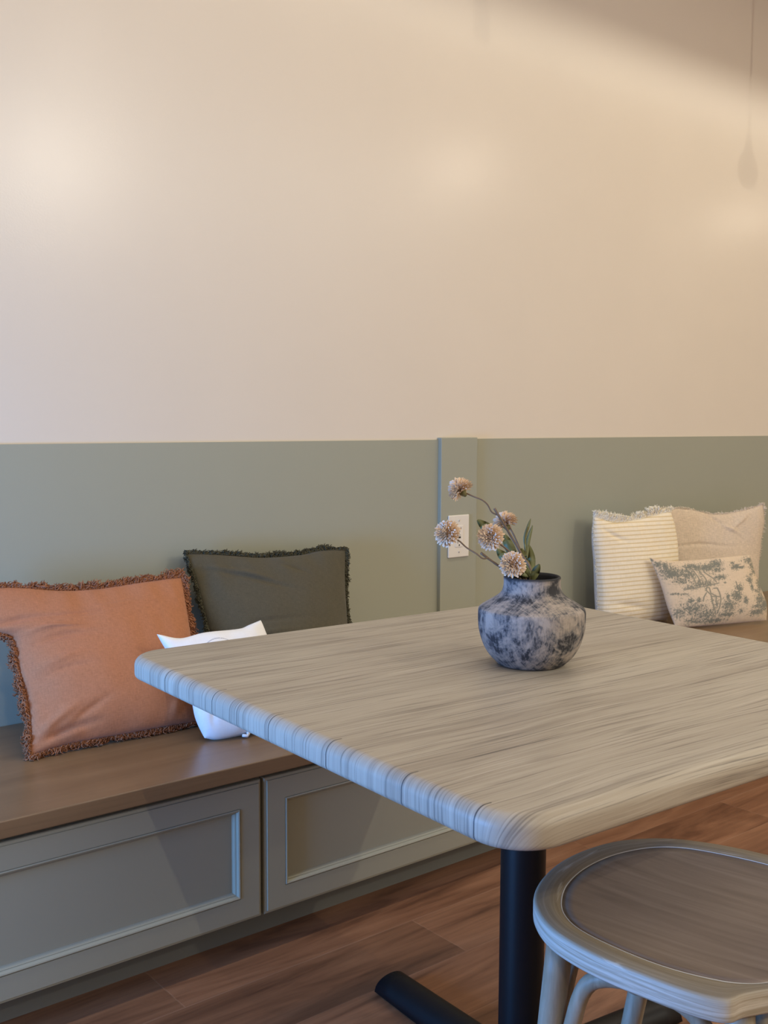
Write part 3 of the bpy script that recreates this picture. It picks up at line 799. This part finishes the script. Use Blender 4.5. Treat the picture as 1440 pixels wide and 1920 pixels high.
def leaf(parent, pts, w, mat, face=(-.63, -.77, .1), name='leaf'):
    S = spline(pts, 12); V = []; F = []; face = Vector(face).normalized()
    for i, p in enumerate(S):
        t = (S[min(i+1, 11)] - S[max(i-1, 0)]).normalized(); sd = t.cross(face).normalized(); f = i/11
        ww = w*max(.06, math.sin(math.pi*min(1, f*.93+.04))**.7)
        V += [p - sd*ww, p + face*(-.12*ww), p + sd*ww, p - face*.0008]
    for i in range(11):
        a = i*4; b = a+4
        F += [(a, a+1, b+1, b), (a+1, a+2, b+2, b+1), (a+2, a+3, b+3, b+2), (a+3, a, b, b+3)]
    return link(name, mesh(name, V, F, True), mat, parent)
VP = Vector((1.243, -1.265, TOPZ))
def flower(label, stems, blooms, leaves=()):
    root = empty('flower_stem', (0, 0, 0), label, 'flower', 'pink pompom flowers in the vase'); root.location = VP
    kids = []
    for pts, r in stems:
        g = Geo(); S = spline(pts, 30); g.add(tube_data(S, [r*(1+.18*noise.noise(Vector((i*.6, r*900, 0)))) for i in range(30)], 8)); kids.append(g.obj('stem', M_stem, root))
    for c, ax, r, sd, cal in blooms:
        kids.append(bloom(root, c, ax, r, sd))
        a = Vector(ax).normalized(); g = Geo(); cc = Vector(c)
        g.add(tube_data([cc - a*(r*.70), cc - a*(r*.52), cc - a*(r*.30)], [.0022, .0042, .0065], 10)); kids.append(g.obj('calyx', M_calyx, root))
    for pts, w, m in leaves: kids.append(leaf(root, pts, w, m))
    for k in kids: k.location = -VP
    return root
r0 = .0205
flower('highest pink pompom flower seen from below on a long forked brown stem',
    [([(1.2362, -1.2512, TOPZ+.03), (1.266,-1.242,.885), (1.2641,-1.2209,.921), (1.243,-1.2128,.9568), (1.2268,-1.2101,.9794), (1.2191,-1.2016,.9983)], .0021),
     ([(1.2232,-1.2063,.9871), (1.2154,-1.1993,.9923), (1.2071,-1.1977,1.0047), (1.1966,-1.1948,1.0128), (1.1869,-1.1863,1.0178), (1.1765,-1.1771,1.0240)], .0013)],
    [((1.1707,-1.1719,1.0289), (-.25, .60, .65), .0205, 1, 1)],
    [([(1.2446,-1.218,.9222), (1.2592,-1.2038,.9232), (1.2545,-1.1983,.9389), (1.2492,-1.1922,.9547)], .0085, M_leaf)])
flower('leftmost pink pompom flower on a low forked stem in front of the outlet',
    [([(1.2494, -1.2779, TOPZ+.03), (1.240,-1.241,.8860), (1.2079,-1.2423,.9009), (1.1851,-1.2349,.9165), (1.1637,-1.2288,.932)], .0020),
     ([(1.1725,-1.2367,.9245), (1.1618,-1.2345,.9243), (1.1509,-1.2312,.9324), (1.1397,-1.2211,.9415), (1.1249,-1.2209,.9525), (1.1181,-1.2148,.9575)], .0013)],
    [((1.1107,-1.208,.9648), (-.80, -.05, .42), .0205, 2, 1)])
flower('middle pink pompom flower facing the viewer with an oval leaf at its left',
    [([(1.2577, -1.2493, TOPZ+.03), (1.258,-1.236,.888), (1.2334,-1.2349,.9204), (1.2097,-1.2398,.9356), (1.1865,-1.2387,.9508)], .0016)],
    [((1.1767,-1.2365,.9572), (-.74, -.43, .35), .0210, 3, 1)],
    [([(1.2219,-1.2095,.9492), (1.2106,-1.1986,.9646), (1.2042,-1.1927,.9706), (1.1931,-1.1891,.9797)], .0080, M_leaf),
     ([(1.2443,-1.2188,.9153), (1.2335,-1.2096,.9196), (1.2259,-1.2022,.931)], .0075, M_leaf)])
flower('pink pompom flower half hidden behind the tall brown stem',
    [([(1.2322, -1.2648, TOPZ+.03), (1.264,-1.241,.885), (1.2842,-1.198,.9261), (1.2802,-1.1853,.9521), (1.2746,-1.1793,.9654)], .0016)],
    [((1.2671,-1.1791,.9703), (-.10, .42, .85), .0205, 4, 1)])
flower('lowest pink pompom flower resting on the vase rim',
    [([(1.2615, -1.2706, TOPZ+.03), (1.250,-1.240,.8847), (1.235,-1.252,.897), (1.2045,-1.264,.912)], .0016)],
    [((1.1942,-1.2682,.916), (-.62, -.50, .55), .0205, 5, 1)])
sp = empty('leaf_sprig', VP, 'green leafy sprig with narrow upright leaves rising from the vase', 'leaves')
kids = []
g = Geo(); g.add(tube_data(spline([(1.2438, -1.2465, TOPZ+.03), (1.266,-1.243,.8803), (1.2768,-1.2185,.9198), (1.2768,-1.2155,.9461), (1.2819,-1.2175,.9654)], 30), .0013, 8)); kids.append(g.obj('stem', M_calyx, sp))
for pts, w, m in (([(1.2768,-1.2185,.925), (1.2768,-1.2155,.9461), (1.2819,-1.2175,.9654), (1.2858,-1.2195,.979)], .0028, M_leaf2),
                  ([(1.2775,-1.2199,.9104), (1.2807,-1.2192,.9417), (1.2886,-1.2214,.9680)], .0036, M_leaf2),
                  ([(1.2670,-1.2410,.8865), (1.2839,-1.2252,.911), (1.2817,-1.2207,.9356)], .0062, M_leaf),
                  ([(1.2640,-1.2430,.890), (1.2659,-1.2229,.9166), (1.2646,-1.2202,.9315)], .0062, M_leaf),
                  ([(1.2580,-1.2500,.880), (1.2589,-1.2570,.8964), (1.2650,-1.2600,.9095)], .0066, M_leaf),
                  ([(1.2600,-1.2440,.887), (1.2450,-1.2467,.8991), (1.2416,-1.2425,.9119)], .0060, M_leaf),
                  ([(1.2560,-1.2440,.887), (1.2400,-1.2467,.893), (1.2300,-1.2425,.8990)], .0045, M_leaf2)):
    kids.append(leaf(sp, pts, w, m))
for k in kids: k.location = -VP

# ------------------------------------------------------------------ pendant lamps over the tables (above the frame; their glow and cord shadows show on the wall)
M_bulb, nt_, b_ = mat_base('warm_bulb_glass', (1, .9, .75), .3)
b_.inputs['Emission Color'].default_value = (1, .86, .68, 1); b_.inputs['Emission Strength'].default_value = 40
M_shade = mat_base('bronze_pendant_metal', (.12, .08, .05), .4)[0]
for (x, y, z, br, lab) in ((1.57, -1.30, 2.39, .024, 'slim bronze pendant lamp hanging above the table'), (3.457, -1.30, 2.253, .050, 'slim bronze pendant lamp hanging right of the table'),
                       (5.79, -1.30, 2.30, .050, 'slim bronze pendant lamp hanging at the far right')):
    p = empty('pendant_lamp', (x, y, CEIL), lab, 'lamp', 'pendant lamps over the bench tables')
    H = z - CEIL
    g = Geo(); g.add(tube_data([(0, 0, H+.12), (0, 0, -.01)], .004, 8)); g.obj('cord', M_black, p)
    g = Geo(); g.add(lathe([(.0001, 0), (.05, 0), (.05, -.02), (.0001, -.02)][::-1], 24)); g.obj('canopy', M_shade, p)
    g = Geo(); g.add(lathe([(.008, H+.15), (.018, H+.13), (.022, H+.06), (.019, H+.06), (.016, H+.125), (.0001, H+.12)], 24)); g.obj('socket', M_shade, p)
    g = Geo(); prof = [(max(.0001, br*math.sin(math.pi*i/16)), H + .06 - br*math.cos(math.pi*i/16)) for i in range(17)]; g.add(lathe(prof, 24)); g.obj('bulb', M_bulb, p)
